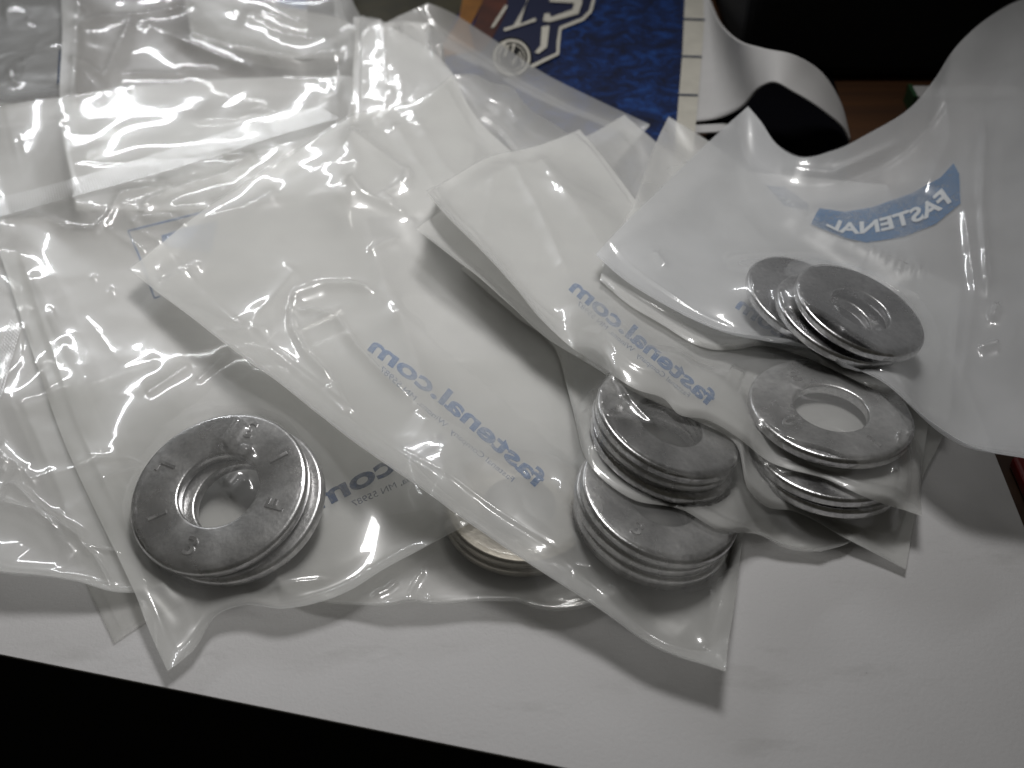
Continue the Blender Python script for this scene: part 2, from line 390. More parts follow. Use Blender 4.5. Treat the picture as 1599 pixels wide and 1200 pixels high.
# curled white paper
M_WHITE = principled('white_card', (0.36, 0.355, 0.35), 0.6, var=0.05, scale=60, bump=0.1)
def crv(P, n):
    """Catmull-Rom through the points, n samples by chord length"""
    P = np.array(P, float); 
    if len(P) == 2: s = np.linspace(0, 1, n)[:, None]; return P[0] * (1 - s) + P[1] * s
    d = np.r_[0, np.cumsum(np.linalg.norm(np.diff(P[:, :2], axis=0), axis=1))]; d /= d[-1]
    T = np.zeros_like(P); h = np.diff(d); s = np.diff(P, axis=0) / h[:, None]
    T[1:-1] = (s[:-1] * h[1:, None] + s[1:] * h[:-1, None]) / (h[1:] + h[:-1])[:, None]; T[0] = s[0]; T[-1] = s[-1]
    x = np.linspace(0, 1, n); k = np.clip(np.searchsorted(d, x, 'right') - 1, 0, len(P) - 2)
    t = ((x - d[k]) / h[k])[:, None]; hh = h[k][:, None]
    return (2*t**3 - 3*t**2 + 1) * P[k] + (t**3 - 2*t**2 + t) * hh * T[k] + (-2*t**3 + 3*t**2) * P[k+1] + (t**3 - t**2) * hh * T[k+1]
near = crv([(1082, 190, 1.5), (1120, 184, 2.5), (1160, 166, 8), (1185, 137, 16), (1205, 128, 19), (1240, 143, 18), (1290, 175, 13), (1320, 203, 6), (1328, 222, 1)], 60)
far = crv([(1098, -40, 2), (1110, 5, 4), (1125, 38, 9), (1150, 62, 18), (1190, 75, 22), (1240, 86, 22), (1280, 110, 16), (1312, 157, 8), (1329, 218, 1)], 60)
s = np.linspace(0, 1, 24)[:, None, None]
NF = at(near[:, 0], near[:, 1], near[:, 2] / 1000)[None] * (1 - s) + at(far[:, 0], far[:, 1], far[:, 2] / 1000)[None] * s
curl, _, _ = grid_obj('curled_paper', NF[..., 0], NF[..., 1], NF[..., 2], M_WHITE)
tag(curl, 'curled sheet of white paper arching up behind the bags', 'paper')
md = curl.modifiers.new('thickness', 'SOLIDIFY'); md.thickness = 0.0004; md.offset = -1
flat = flatpoly('white_slip', [(1078, 196), (1135, 193), (1150, 197), (1120, 206), (1076, 208)], 1.0, M_WHITE, None, 0.5)
tag(flat, 'flat white paper slip under the curled sheet', 'paper slip')
# black case filling the dark behind
c0 = at1(1110, 128, 0); c1 = at1(1560, 96, 0)
yb = at1(1300, 118, 0)[1]
case = thing('black_case', 'black case standing in the dark behind the curled paper', 'case', (0.2, yb + 0.1, -0.002))
xl = at1(1104, 20, 0)[0]
box_obj('case_body', (xl + 0.004, yb, -0.0015), (0.60, yb + 0.30, 0.16), M_BLACK, case, 0.004)
box_obj('case_lid', (xl + 0.002, yb - 0.002, 0.1602), (0.602, yb + 0.302, 0.185), M_BLACK, case, 0.004)
M_ARCH_SHADE = principled('black_rubber', (0.003, 0.003, 0.004), 1.0, spec=0.0)  # black for a sheet added to paint the shade inside the paper arch
mt = flatpoly('black_mat', [(1100, 130), (1160, 100), (1300, 115), (1326, 215), (1320, 300), (1180, 300), (1105, 225)], -1.2, M_ARCH_SHADE, None, 0.8)
tag(mt, 'black mat lying under the arch of the curled paper', 'mat')  # category says mat, but the sheet only stands in for shade
M_GREEN = principled('green_print', (0.012, 0.05, 0.018), 0.5)
pk = thing('small_carton', 'small white and green carton peeping out behind the right bag', 'carton', tuple(at1(1440, 150, 0)))
a = at1(1428, 165, 0)
box_obj('carton_body', (a[0], a[1], -0.002), (a[0] + 0.03, a[1] + 0.006, 0.003), M_WHITE, pk, 0.0004)
box_obj('green_edge', (a[0] - 0.0012, a[1] - 0.001, -0.002), (a[0] - 0.0001, a[1] + 0.006, 0.0034), M_GREEN, pk)
M_BLUEBOX = principled('blue_plastic', (0.01, 0.06, 0.16), 0.4)
a = at1(1546, 42, 10)
bb = box_obj('blue_box', (a[0], a[1], -0.002), (a[0] + 0.04, a[1] + 0.03, 0.03), M_BLUEBOX, None, 0.002)
tag(bb, 'dark blue box just showing above the right bag', 'box')
M_RED = principled('red_plastic', (0.13, 0.006, 0.006), 0.35, var=0.1)
a = at1(1581, 722, 0)
rd = box_obj('red_block', (a[0], a[1] - 0.012, -0.002), (a[0] + 0.04, a[1] + 0.001, 0.001), M_RED, None, 0.0008)
tag(rd, 'red object at the right edge beside the white sheet', 'block')
M_GREY = principled('grey_card', (0.13, 0.13, 0.127), 0.55, var=0.1, scale=40)  # grey for an added sheet that stands in for shade beneath the film
gc = flatpoly('grey_card', [(-120, -90), (98, -90), (93, 136), (-120, 168)], 0.6, M_GREY, None, 0.5)
tag(gc, 'dark grey card under clear film in the top left corner', 'card')

# ------------------------------------------------------------------ washers
def washer_mesh(R, r, th, name):
    b = th * 0.34; prof = []
    nb = 5
    for k in range(nb + 1):
        a = math.pi / 2 * k / nb; prof.append((R - b + b * math.sin(a), th / 2 - b + b * math.cos(a)))
    for k in range(nb + 1):
        a = math.pi / 2 * k / nb; prof.append((R - b + b * math.cos(a), -th / 2 + b - b * math.sin(a)))
    bi = th * 0.22
    for k in range(4): a = math.pi / 2 * k / 3; prof.append((r + bi - bi * math.sin(a), -th / 2 + bi - bi * math.cos(a)))
    for k in range(4): a = math.pi / 2 * k / 3; prof.append((r + bi - bi * math.cos(a), th / 2 - bi + bi * math.sin(a)))
    S = 96; n = len(prof); V = []; F = []
    for s_ in range(S):
        a = 2 * math.pi * s_ / S
        for (x, z) in prof: V.append((x * math.cos(a), x * math.sin(a), z))
    for s_ in range(S):
        t_ = (s_ + 1) % S
        for k in range(n): k2 = (k + 1) % n; F.append((s_*n+k, t_*n+k, t_*n+k2, s_*n+k2))
    me = bpy.data.meshes.new(name); me.from_pydata(V, [], F); me.polygons.foreach_set('use_smooth', [True]*len(F))
    me.materials.append(M_METAL); me.update(); return me
TH = 0.0025
WME = washer_mesh(0.0164, 0.0074, TH, 'washer_ring')
GLY = {}
def glyph_mesh(ch):
    if ch in GLY: return GLY[ch]
    V, T = text_tris(ch, 0.015, 0)
    V = (V - (V.min(0) + V.max(0)) / 2) * 0.0048
    n = len(V)
    me = bpy.data.meshes.new('stamp_' + 'mark')
    # raised rounded stamp: top face and skirt down into the washer
    bm = bmesh.new()
    vs = [bm.verts.new((v[0], v[1], 0.00030)) for v in V]
    for t_ in T:
        try: bm.faces.new([vs[k] for k in t_])
        except ValueError: pass
    bmesh.ops.recalc_face_normals(bm, faces=bm.faces)
    be = [e for e in bm.edges if e.is_boundary]
    r_ = bmesh.ops.extrude_edge_only(bm, edges=be)
    for g in r_['geom']:
        if isinstance(g, bmesh.types.BMVert):
            g.co.z = -0.0002; g.co.x *= 1.12; g.co.y *= 1.06
    bmesh.ops.recalc_face_normals(bm, faces=bm.faces)
    bm.to_mesh(me); bm.free(); me.materials.append(M_METAL); GLY[ch] = me; return me

def ellipse_normal(cx, cy, a, b, deg):
    v = -rays(np.array([cx]), np.array([cy]))[0]; th = math.radians(deg)
    m = (math.sin(th), -math.cos(th)); d3 = RT * m[0] - UP * m[1]; d3 = d3 - v * (d3 @ v); d3 /= np.linalg.norm(d3)
    c = b / a; return max((c * v + s_ * math.sqrt(1 - c*c) * d3 for s_ in (1, -1)), key=lambda n_: n_[2])
def disc_cells(P, n, R):
    i0 = int((P[0] - R - GX0) / GC); i1 = int((P[0] + R - GX0) / GC) + 2; j0 = int((P[1] - R - GY0) / GC); j1 = int((P[1] + R - GY0) / GC) + 2
    I, J = np.meshgrid(np.arange(i0, i1), np.arange(j0, j1)); x = GX0 + I * GC; y = GY0 + J * GC
    zz = P[2] - (n[0] * (x - P[0]) + n[1] * (y - P[1])) / n[2]
    rr = np.sqrt((x - P[0])**2 + (y - P[1])**2 + (zz - P[2])**2)
    return I, J, zz, rr
WASH = {}
def stack(key, cx, cy, a, b, deg, count, labels, group, ztop, offs=None, stamps=None, tilt=1.0, gap=0.0001):
    """washers from the lowest to the top one; (cx, cy, a, b, deg) is the ellipse of the top one, ztop its height in mm"""
    n = ellipse_normal(cx, cy, a, b, deg)
    n = np.array([n[0] * tilt, n[1] * tilt, n[2]]); n /= np.linalg.norm(n)
    Pt = at1(cx, cy, ztop); scale = float(np.clip(a * ((Pt - CAMP) @ FW) / FPX / 0.0164, 0.85, 1.08))
    for k in range(count):
        up = count - 1 - k; P = Pt - n * up * (TH + gap) * scale
        if offs and offs[k] is not None:
            P = P + RT * offs[k][0] / 1000 + np.array([0, 1, 0]) * offs[k][1] / 1000
        o = thing('washer', labels[k], 'washer', tuple(P), group)
        q = Vector((0, 0, 1)).rotation_difference(Vector(n)); o.rotation_mode = 'QUATERNION'; o.rotation_quaternion = q; o.scale = (scale,) * 3
        ringo = bpy.data.objects.new('ring', WME); COL.objects.link(ringo); ringo.parent = o
        if key == 'D':
            ringo.material_slots[0].link = 'OBJECT'; ringo.material_slots[0].material = M_COPPERY  # warm tint puts a coppery reflection into the colour of these rings
        if stamps and k == count - 1:
            for ch, dx, dy in stamps:
                # stamp where the photograph shows it: pixel -> point of the washer's face
                d = rays(np.array([dx]), np.array([dy]))[0]; F0 = P + n * TH * scale / 2
                hit = CAMP + d * (((F0 - CAMP) @ n) / (d @ n))
                loc = q.inverted() @ Vector(hit - P) / scale
                g = bpy.data.objects.new('stamped_mark', glyph_mesh(ch)); COL.objects.link(g); g.parent = ringo
                g.location = (loc.x, loc.y, TH / 2); g.rotation_euler = (0, 0, math.atan2(loc.y, loc.x) + math.pi / 2)
        WASH.setdefault(key, []).append((P, n, scale))
ORDER = ['O', 'K', 'J1', 'N', 'N2', 'E2', 'M', 'J2', 'C1', 'B', 'D', 'L1', 'E', 'F', 'I', 'G', 'H2', 'H']
def raise_map(key):
    """the washers of a bag now count as something later films lie on"""
    for P, n, sc_ in WASH.get(key, []):
        I, J, zz, rr = disc_cells(P, n, 0.0164 * sc_); ok = rr < 0.0164 * sc_
        np.maximum.at(HM, (J[ok], I[ok]), (zz + TH * sc_ / 2 / n[2] + 0.0002)[ok])
def ceiling_map(first):
    """undersides of the washers of the bags from ORDER[first] on: films below stay under them"""
    C = np.full((NY, NX), 9.0)
    for key in ORDER[first:]:
        for P, n, sc_ in WASH.get(key, []):
            I, J, zz, rr = disc_cells(P, n, 0.0172 * sc_); ok = rr < 0.0172 * sc_
            np.minimum.at(C, (J[ok], I[ok]), (zz - TH * sc_ / 2 / n[2] - 0.0003)[ok])
    return C
LW = 'washers in the bags'
stack('D', 812, 792, 118, 84, 10, 2, ['lower of the two coppery washers between the two front bags', 'upper washer with coppery rim peeping out between the two front bags'], 'washers in the bags', 4.2, tilt=0.6)
stack('L1', 344, 770, 142, 114, -35.6, 2, ['washer shifted to the right under the marked left washer', 'large near left washer stamped with marks, topmost of its stack'], LW, 8.6,
      offs=[(2.2, -0.6), None],
      stamps=[('L', 258, 731), ('1', 246, 806), ('3', 298, 853), ('F', 430, 788), ('1', 435, 715), ('3', 390, 671)])
stack('E', 1030, 780, 130, 87, 31, 4, ['lowest washer of the stack at the front right corner', 'second washer from the bottom of the front right stack', 'third washer from the bottom of the front right stack', 'pale-faced top washer of the stack at the front right corner'], LW, 9.2, tilt=0.9,
      offs=[(1.0, 0.6), (0.4, -0.3), (-0.3, 0.2), None], stamps=[('3', 996, 826)])
stack('F', 1043, 664, 121, 66, 33, 3, ['lowest washer of the stack under the looped glints', 'middle washer of the stack under the looped glints', 'tilted top washer under the looped white glints'], LW, 15.5, tilt=0.85, offs=[(0.8, -0.8), (0.3, 0.3), None])
stack('I', 1290, 706, 122, 68, 18, 2, ['lower washer of the pair half hidden under the grey flat washer', 'upper washer of the pair half hidden under the grey flat washer'], LW, 7.0, tilt=0.8, offs=[(0.5, -0.4), None])
stack('G', 1296, 644, 128, 73.6, 17.4, 1, ['grey flat washer with a clear round hole at the right'], LW, 11.5, stamps=[('0', 1234, 659), ('1', 1365, 690), ('3', 1240, 588)])
stack('H', 1262, 474, 105, 50, 36, 1, ['leftmost washer in the logo bag, half covered by its neighbours'], LW, 12.0, tilt=0.8)
stack('H', 1341, 488, 105, 49.3, 34.5, 2, ['middle washer in the logo bag, tucked under the right one', 'rightmost and topmost washer in the logo bag'], LW, 16.5, tilt=0.9, offs=[(-2.8, 0.2), None])

# ------------------------------------------------------------------ bags
def membrane(Z, ob, fixed, it, pull, ce=9.0):
    for _ in range(it):
        B = Z.copy()
        B[1:-1, 1:-1] = 0.25 * (Z[:-2, 1:-1] + Z[2:, 1:-1] + Z[1:-1, :-2] + Z[1:-1, 2:]) + pull
        B = np.minimum(np.maximum(B, ob), ce); B[fixed] = Z[fixed]; Z = B
    return Z
def resize(A, n, m):
    u = np.linspace(0, A.shape[0] - 1, n); v = np.linspace(0, A.shape[1] - 1, m)
    i = np.minimum(u.astype(int), A.shape[0] - 2); j = np.minimum(v.astype(int), A.shape[1] - 2); a = (u - i)[:, None]; b = (v - j)[None]
    return (A[i][:, j]*(1-a)*(1-b) + A[i+1][:, j]*a*(1-b) + A[i][:, j+1]*(1-a)*b + A[i+1][:, j+1]*a*b)
def lift_side(P, gap, CE):
    """raise a side above what lies below it, pixel by pixel, and keep it smooth"""
    z = P[:, 2] / 1000.0
    for _ in range(3):
        W = at(P[:, 0], P[:, 1], z)
        z2 = np.minimum(np.maximum(z, samp(W[:, 0], W[:, 1]) + gap), samp(W[:, 0], W[:, 1], CE))
        k = np.ones(9) / 9; zs = np.convolve(np.pad(z2, 4, mode='edge'), k, 'valid'); z = np.maximum(zs, z2 * 0.6 + zs * 0.4)
    return z
def coons(S0, S1, T0, T1):
    """S0,S1: v=0 / v=1 sides (n,3) along u; T0,T1: u=0 / u=1 sides (m,3) along v"""
    n, m = len(S0), len(T0); u = np.linspace(0, 1, n)[:, None, None]; v = np.linspace(0, 1, m)[None, :, None]
    return ((1-v)*S0[:, None] + v*S1[:, None] + (1-u)*T0[None] + u*T1[None]
            - (1-u)*(1-v)*S0[0] - (1-u)*v*S1[0] - u*(1-v)*S0[-1] - u*v*S1[-1])
def seg_dist(px, py, pts):
    """distance in pixels to a polyline, and the share of its length at the nearest point"""
    pts = np.array(pts, float); best = np.full(px.shape, 1e9); par = np.zeros(px.shape)
    Ls = np.r_[0, np.cumsum(np.linalg.norm(np.diff(pts, axis=0), axis=1))]
    for k in range(len(pts) - 1):
        a, b = pts[k], pts[k+1]; d = b - a; L2 = d @ d
        t_ = np.clip(((px - a[0]) * d[0] + (py - a[1]) * d[1]) / L2, 0, 1)
        D = np.hypot(px - a[0] - t_ * d[0], py - a[1] - t_ * d[1]); s_ = D < best
        best[s_] = D[s_]; par[s_] = (Ls[k] + t_[s_] * math.sqrt(L2)) / Ls[-1]
    return best, par
FILMS = {}
def get_film(h, rough=0.11, gloss=0.05, tint=(0.88, 0.88, 0.87)):
    k = (h, rough, gloss, tint)
    if k not in FILMS: FILMS[k] = film_mat('clear_film', h, rough=rough, gloss=gloss, tint=tint)
    return FILMS[k]
BAGS = {}
HFM, HB, WRK = 1.0, 1.6, 0.75
GROUP = 'clear plastic parts bags in the pile'
def bag(key, label, v0, v1, u0, u1, hf=0.17, hb=0.30, wrinkle=1.0, creases=14, strokes=(), flange=0.07, flange1=None, pillow=-0.000004,
        mouth=0.0, res=(250, 175), stiff=8, seed=0, gap=0.00035, sag=0.00003, rough=0.065, waves=0.4, tint=(0.88, 0.88, 0.87)):
    n, m = 121, 85; wrinkle = wrinkle * WRK; creases = int(creases * 0.6)
    oi = ORDER.index(key); CB = ceiling_map(oi); CF = ceiling_map(oi + 1)
    sides = []
    for s_, k in ((v0, n), (v1, n), (u0, m), (u1, m)):
        c = crv(s_, k); sides.append(c)
    rs = np.random.RandomState(100 + seed)
    zs = []
    for c in sides:
        z = lift_side(c, gap, CB); zs.append(z)
    # corners agree
    c00 = max(zs[0][0], zs[2][0]); c10 = max(zs[0][-1], zs[3][0]); c01 = max(zs[1][0], zs[2][-1]); c11 = max(zs[1][-1], zs[3][-1])
    def pin(z, a, b):
        t_ = np.linspace(0, 1, len(z)); return z + (a - z[0]) * (1 - t_)**6 + (b - z[-1]) * t_**6
    zs = [pin(zs[0], c00, c10), pin(zs[1], c01, c11), pin(zs[2], c00, c01), pin(zs[3], c10, c11)]
    # gentle waves along the free edges
    for q in range(4):
        t_ = np.linspace(0, 1, len(zs[q])); ph = rs.rand(3) * 6.28
        zs[q] = zs[q] + waves * 0.001 * np.sin(math.pi * t_)**0.5 * np.maximum(0, 0.5*np.sin(t_*11 + ph[0]) + 0.35*np.sin(t_*23 + ph[1]))
    Ws = [at(c[:, 0], c[:, 1], z) for c, z in zip(sides, zs)]
    # make the four corner points meet
    for a, b in (((0, 0), (2, 0)), ((0, -1), (3, 0)), ((1, 0), (2, -1)), ((1, -1), (3, -1))):
        mid = (Ws[a[0]][a[1]] + Ws[b[0]][b[1]]) / 2; Ws[a[0]][a[1]] = mid; Ws[b[0]][b[1]] = mid
    G = coons(Ws[0], Ws[1], Ws[2], Ws[3]); X, Y, Z = G[..., 0], G[..., 1], G[..., 2].copy()
    fixed = np.zeros(X.shape, bool); fixed[0] = fixed[-1] = True; fixed[:, 0] = fixed[:, -1] = True
    ob0 = samp(X, Y)
    Dl = np.pad(ob0, 2, mode='edge'); Dl = np.max([Dl[i_:i_ + n, j_:j_ + m] for i_ in range(5) for j_ in range(5)], axis=0)
    ob = np.maximum(blur2(Dl, stiff), ob0) + gap if stiff else blur2(ob0, 1) + gap
    ob = np.maximum(blur2(ob, 2), ob0 + gap * 1.5)
    ceb = samp(X, Y, CB)
    Z = np.where(fixed, Z, np.minimum(np.maximum(Z, ob), ceb))
    Z = membrane(Z, ob, fixed, 500, -sag, ceb)
    # back film at full resolution
    nb, mb = 140, 100
    Xb, Yb, Zb = resize(X, nb, mb), resize(Y, nb, mb), resize(Z, nb, mb)
    Zb = Zb + 0.00010 * fbm(Xb * 160 + seed * 3.1, Yb * 160, 3)
    root = thing('plastic_bag', label, 'plastic bag', (float(X.mean()), float(Y.mean()), float(Z.min())), GROUP)
    back, VB, FB = grid_obj('back_film', Xb, Yb, Zb, get_film(round(min(0.9, hb * HB), 3), 0.3, 0.03, tint), root)
    splat(Xb, Yb, Zb + 0.0002)
    raise_map(key)
    # front film: stretched over the contents, welded to the back along the flanges
    nf, mf = res
    Xf, Yf = resize(X, nf, mf), resize(Y, nf, mf); Z0 = resize(Z, nf, mf) + 0.00025
    uu = np.linspace(0, 1, nf)[:, None] * np.ones((1, mf)); vv = np.ones((nf, 1)) * np.linspace(0, 1, mf)[None]
    flange1 = flange if flange1 is None else flange1
    fx = (vv < flange) | (vv > 1 - flange1) | (uu > 1 - min(flange, 0.05) * 0.6)
    fx[0] = True
    if mouth: Z0 = Z0 + mouth * 0.001 * np.sin(math.pi * np.clip((vv - flange) / (1 - 2*flange), 0, 1)) * (1 - uu)**4
    obf = blur2(samp(Xf, Yf), 4) + 0.0004; cef = samp(Xf, Yf, CF); cec = resize(cef, n, m)
    Zc = resize(Z0, n, m); obc = resize(np.maximum(obf, Z0), n, m); fxc = resize(fx.astype(float), n, m) > 0.5
    Zc = membrane(np.maximum(Zc, np.where(fxc, -1, obc)), obc, fxc, 450, pillow, cec)
    Zf = resize(Zc, nf, mf); Zf = np.where(fx, np.maximum(Z0, np.where(fx, samp(Xf, Yf) * 0 - 1, Zf)), np.maximum(Zf, obf))
    Zf = membrane(Zf, np.where(fx, Zf, obf), np.zeros_like(fx), 8, 0, cef)
    # wrinkles of the film itself
    edge = np.minimum(np.minimum(vv, 1 - vv), np.minimum(uu, 1 - uu))
    mask = np.clip(edge / 0.05, 0.12, 1)
    # long soft folds along the bag, then crisp ridges of crumpled film in patches
    ux, uy = (X[-1].mean() - X[0].mean()), (Y[-1].mean() - Y[0].mean()); ul = math.hypot(ux, uy); ux /= ul; uy /= ul
    Sx = Xf * ux + Yf * uy; Sy = -Xf * uy + Yf * ux
    D = 0.00016 * wrinkle * (fbm(Xf * 50 + seed * 7.7, Yf * 50 + seed * 1.3, 2) + 0.6)
    D = D + 0.00022 * wrinkle * (vnoise(Sx * 18 + seed, Sy * 95 + 2 * fbm(Sx * 30, Sy * 30, 2)) + 0.6)
    for q, (fu, fv, am, rot) in enumerate(((30, 62, 0.00060, 0.30), (75, 40, 0.00034, -0.45), (150, 95, 0.00013, 0.9))):
        cr, sr_ = math.cos(rot + seed), math.sin(rot + seed)
        A_ = Sx * cr - Sy * sr_; B_ = Sx * sr_ + Sy * cr
        f1 = facets(A_ * fu + 31 * q + seed * 2.3, B_ * fv - 17 * q)
        patch = np.clip(vnoise(Xf * 28 + 7 * q + seed * 1.9, Yf * 28 - 3 * q) * 2.0 + 0.35, 0.12, 1)
        D = D + am * wrinkle * np.minimum(f1, 1.0) * patch
    sx0, sx1, sy0, sy1 = Sx.min(), Sx.max(), Sy.min(), Sy.max()
    for k in range(creases):
        cx_, cy_ = rs.uniform(sx0, sx1), rs.uniform(sy0, sy1); an = rs.uniform(0, math.pi) if k % 3 else rs.normal(0.2, 0.35)
        ln = rs.uniform(0.006, 0.028); wd = rs.uniform(0.0007, 0.0018); h = rs.uniform(0.00012, 0.00045) * wrinkle
        t_ = (Sx - cx_) * math.cos(an) + (Sy - cy_) * math.sin(an); d_ = -(Sx - cx_) * math.sin(an) + (Sy - cy_) * math.cos(an)
        d_ = d_ + 0.0012 * vnoise(t_ * 200 + k, t_ * 0 + seed)
        tap = np.clip(1 - (t_ / ln)**2, 0, 1)
        side = np.where(d_ > 0, 2.4, 1.0)
        D = D + h * tap * np.exp(-np.abs(d_) / (wd * side))
    Ppx, Ppy = project(np.stack([Xf, Yf, Zf], -1).reshape(-1, 3)); Ppx = Ppx.reshape(Xf.shape); Ppy = Ppy.reshape(Xf.shape)
    for pts, h, wpx in strokes:
        dd, par = seg_dist(Ppx, Ppy, pts)
        tap = np.clip(np.minimum(par, 1 - par) / 0.12, 0.25, 1)
        D = D + h * 0.001 * tap * np.exp(-(dd / wpx)**1.3)
    # weld lines beside the flanges
    for vl in (flange, 1 - flange1 if flange1 > 0.04 else 2.0): D = D + 0.00008 * np.exp(-((vv - vl) / 0.006)**2)
    Zf = np.minimum(Zf + np.maximum(D, 0) * mask, np.maximum(cef, Z0))
    front, VF, FF = grid_obj('front_film', Xf, Yf, Zf, get_film(round(min(0.9, hf * HFM), 3), rough, 0.085, tint), root)
    splat(Xf, Yf, Zf + 0.0001)
    BAGS[key] = dict(root=root, back_part=back, front_part=front, back=BVHTree.FromPolygons([tuple(v) for v in VB], [tuple(f) for f in FB.tolist()]),
                     front=BVHTree.FromPolygons([tuple(v) for v in VF], [tuple(f) for f in FF.tolist()]))
    return root

def on_film(bvh, px, py, off=0.00012):
    d = rays(np.asarray(px, float), np.asarray(py, float)); out = []
    o = Vector(CAMP); last = None
    for k in range(len(d)):
        hit = bvh.ray_cast(o, Vector(d[k]))[0]
        out.append(None if hit is None else np.array(hit) - d[k] * off)
    return out
def emit(name, key, V2, T, mat, side='back', off=0.00012):
    """a flat print lying on a film of the bag"""
    P = on_film(BAGS[key][side], V2[:, 0], V2[:, 1], off)
    idx = {}; V = []; F = []
    for t_ in T:
        if any(P[k] is None for k in t_): continue
        f = []
        for k in t_:
            if k not in idx: idx[k] = len(V); V.append(P[k])
            f.append(idx[k])
        F.append(tuple(f))
    if F: return mesh_obj(name, V, F, mat, BAGS[key][side + '_part'], False)
def lettering(key, body, base, height, mat, bold=0.03, flip=-1, side='back', name='lettering', off=0.00012):
    """mirrored or plain line of type along a pixel curve from its first to its last letter;
       flip=-1: letters stand to the left of the running direction on the picture, -1 to the right"""
    V, T = text_tris(body, bold); wd = V[:, 0].max(); V = V.copy()
    s_ = np.clip(V[:, 0] / wd, 0, 1); c = crv(base, 200); t_ = s_ * 198.99; i = t_.astype(int); a = (t_ - i)[:, None]
    P = c[i] * (1 - a) + c[i + 1] * a; d = c[np.minimum(i + 3, 199)] - c[np.maximum(i - 3, 0)]; d /= np.linalg.norm(d, axis=1)[:, None]
    nn = np.stack([d[:, 1], -d[:, 0]], 1) * flip
    hs = np.asarray(height, float)
    P = P + nn * (V[:, 1] / 0.72)[:, None] * (hs if hs.ndim == 0 else np.interp(s_, np.linspace(0, 1, len(hs)), hs)[:, None])
    return emit(name, key, P, T, mat, side, off)
def poly_print(key, pts, mat, name='printed_block', side='back', off=0.00012, step=10):
    bm = bmesh.new(); bm.faces.new([bm.verts.new((x, y, 0)) for x, y in pts]); bmesh.ops.triangulate(bm, faces=bm.faces)
    for _ in range(5):
        es = [e for e in bm.edges if e.calc_length() > step]
        if not es: break
        bmesh.ops.subdivide_edges(bm, edges=es, cuts=1); bmesh.ops.triangulate(bm, faces=bm.faces)
    bm.verts.ensure_lookup_table(); bm.verts.index_update()
    V = np.array([v.co[:2] for v in bm.verts]); T = [tuple(v.index for v in f.verts) for f in bm.faces]; bm.free()
    return emit(name, key, V, T, mat, side, off)
def line_print(key, pts, wpx, mat, name='printed_line', side='back'):
    c = crv(pts, 40) if len(pts) > 2 else crv(pts, 20); d = np.gradient(c, axis=0); d /= np.linalg.norm(d, axis=1)[:, None]
    nn = np.stack([-d[:, 1], d[:, 0]], 1) * wpx / 2; V = np.concatenate([c + nn, c - nn]); n_ = len(c)
    return emit(name, key, V, [(k, k+1, n_+k+1, n_+k) for k in range(n_-1)], mat, side)
M_SEAL = get_film(0.30, 0.16, 0.16)
def seal_strip(key, c0, c1, nu, nv, name='heat_seal'):
    """knurled heat seal: a strip of film pressed into rows of small dots; c0, c1: its two edges in pixels"""
    k = 6; A_ = crv(c0, nu * k); B_ = crv(c1, nu * k); s_ = np.linspace(0, 1, nv * k)[None, :, None]
    Pg = A_[:, None] * (1 - s_) + B_[:, None] * s_; H = on_film(BAGS[key]['front'], Pg[..., 0].ravel(), Pg[..., 1].ravel(), 0.0001)
    if any(h is None for h in H):
        ref = next(h for h in H if h is not None)
        for q in range(len(H)):
            if H[q] is None: H[q] = ref
            else: ref = H[q]
    H = np.array(H).reshape(nu * k, nv * k, 3)
    H[..., 2] = blur2(H[..., 2], 10)
    i, j = np.meshgrid(np.arange(nu * k), np.arange(nv * k), indexing='ij')
    H[..., 2] += 0.0002 + 0.00007 * np.abs(np.sin(math.pi * i / k) * np.sin(math.pi * j / k))
    grid_obj(name, H[..., 0], H[..., 1], H[..., 2], M_SEAL, BAGS[key]['front_part'])

# ---- behind, top and upper left
bag('O', 'empty grey-clear bag spread over the blue card at the back', [(520, 120, 3), (700, 260, 3), (905, 340, 3)],
    [(668, 6, 10), (690, 14, 10), (760, 56, 8), (850, 116, 6), (930, 156, 5), (1015, 196, 4)], [(520, 120, 3), (590, 45, 8), (668, 6, 10)], [(905, 340, 3), (960, 260, 3), (1015, 196, 4)],
    hf=0.34, hb=0.2, seed=1, wrinkle=0.8)
bag('K', 'white bag with a blue print end at the top, left of the dark gap', [(280, -50, 5), (300, 60, 5)], [(541, -50, 8), (550, 0, 8), (566, 36, 7), (560, 90, 6)],
    [(280, -50, 5), (541, -50, 8)], [(300, 60, 5), (430, 90, 6), (560, 90, 6)], hf=0.35, hb=0.5, seed=2, wrinkle=0.5, creases=6)
bag('J1', 'clear bag over the dark grey card in the top left corner', [(-100, -70, 6), (-110, 175, 6)], [(130, -70, 6), (118, 160, 6)],
    [(-100, -70, 6), (130, -70, 6)], [(-110, 175, 6), (0, 163, 6), (118, 150, 6)], hf=0.16, hb=0.10, seed=3, wrinkle=1.6, stiff=2,
    strokes=[([(12, 118), (22, 112), (28, 120)], 0.8, 4), ([(16, 130), (26, 134)], 0.8, 4), ([(0, 20), (95, 12)], 0.8, 14)])
bag('N', 'shiny square-ended bag corner beside the dark gap at the top', [(560, 70, 6), (580, 190, 5)], [(672, 37, 8), (674, 68, 7), (690, 170, 5)],
    [(560, 70, 6), (580, 50, 7), (604, 38, 8), (672, 37, 8)], [(580, 190, 5), (690, 170, 5)], hf=0.3, hb=0.4, seed=4, wrinkle=0.9, creases=8,
    strokes=[([(612, 45), (625, 62), (650, 72)], 1.2, 6), ([(618, 42), (622, 56)], 1.2, 5)])
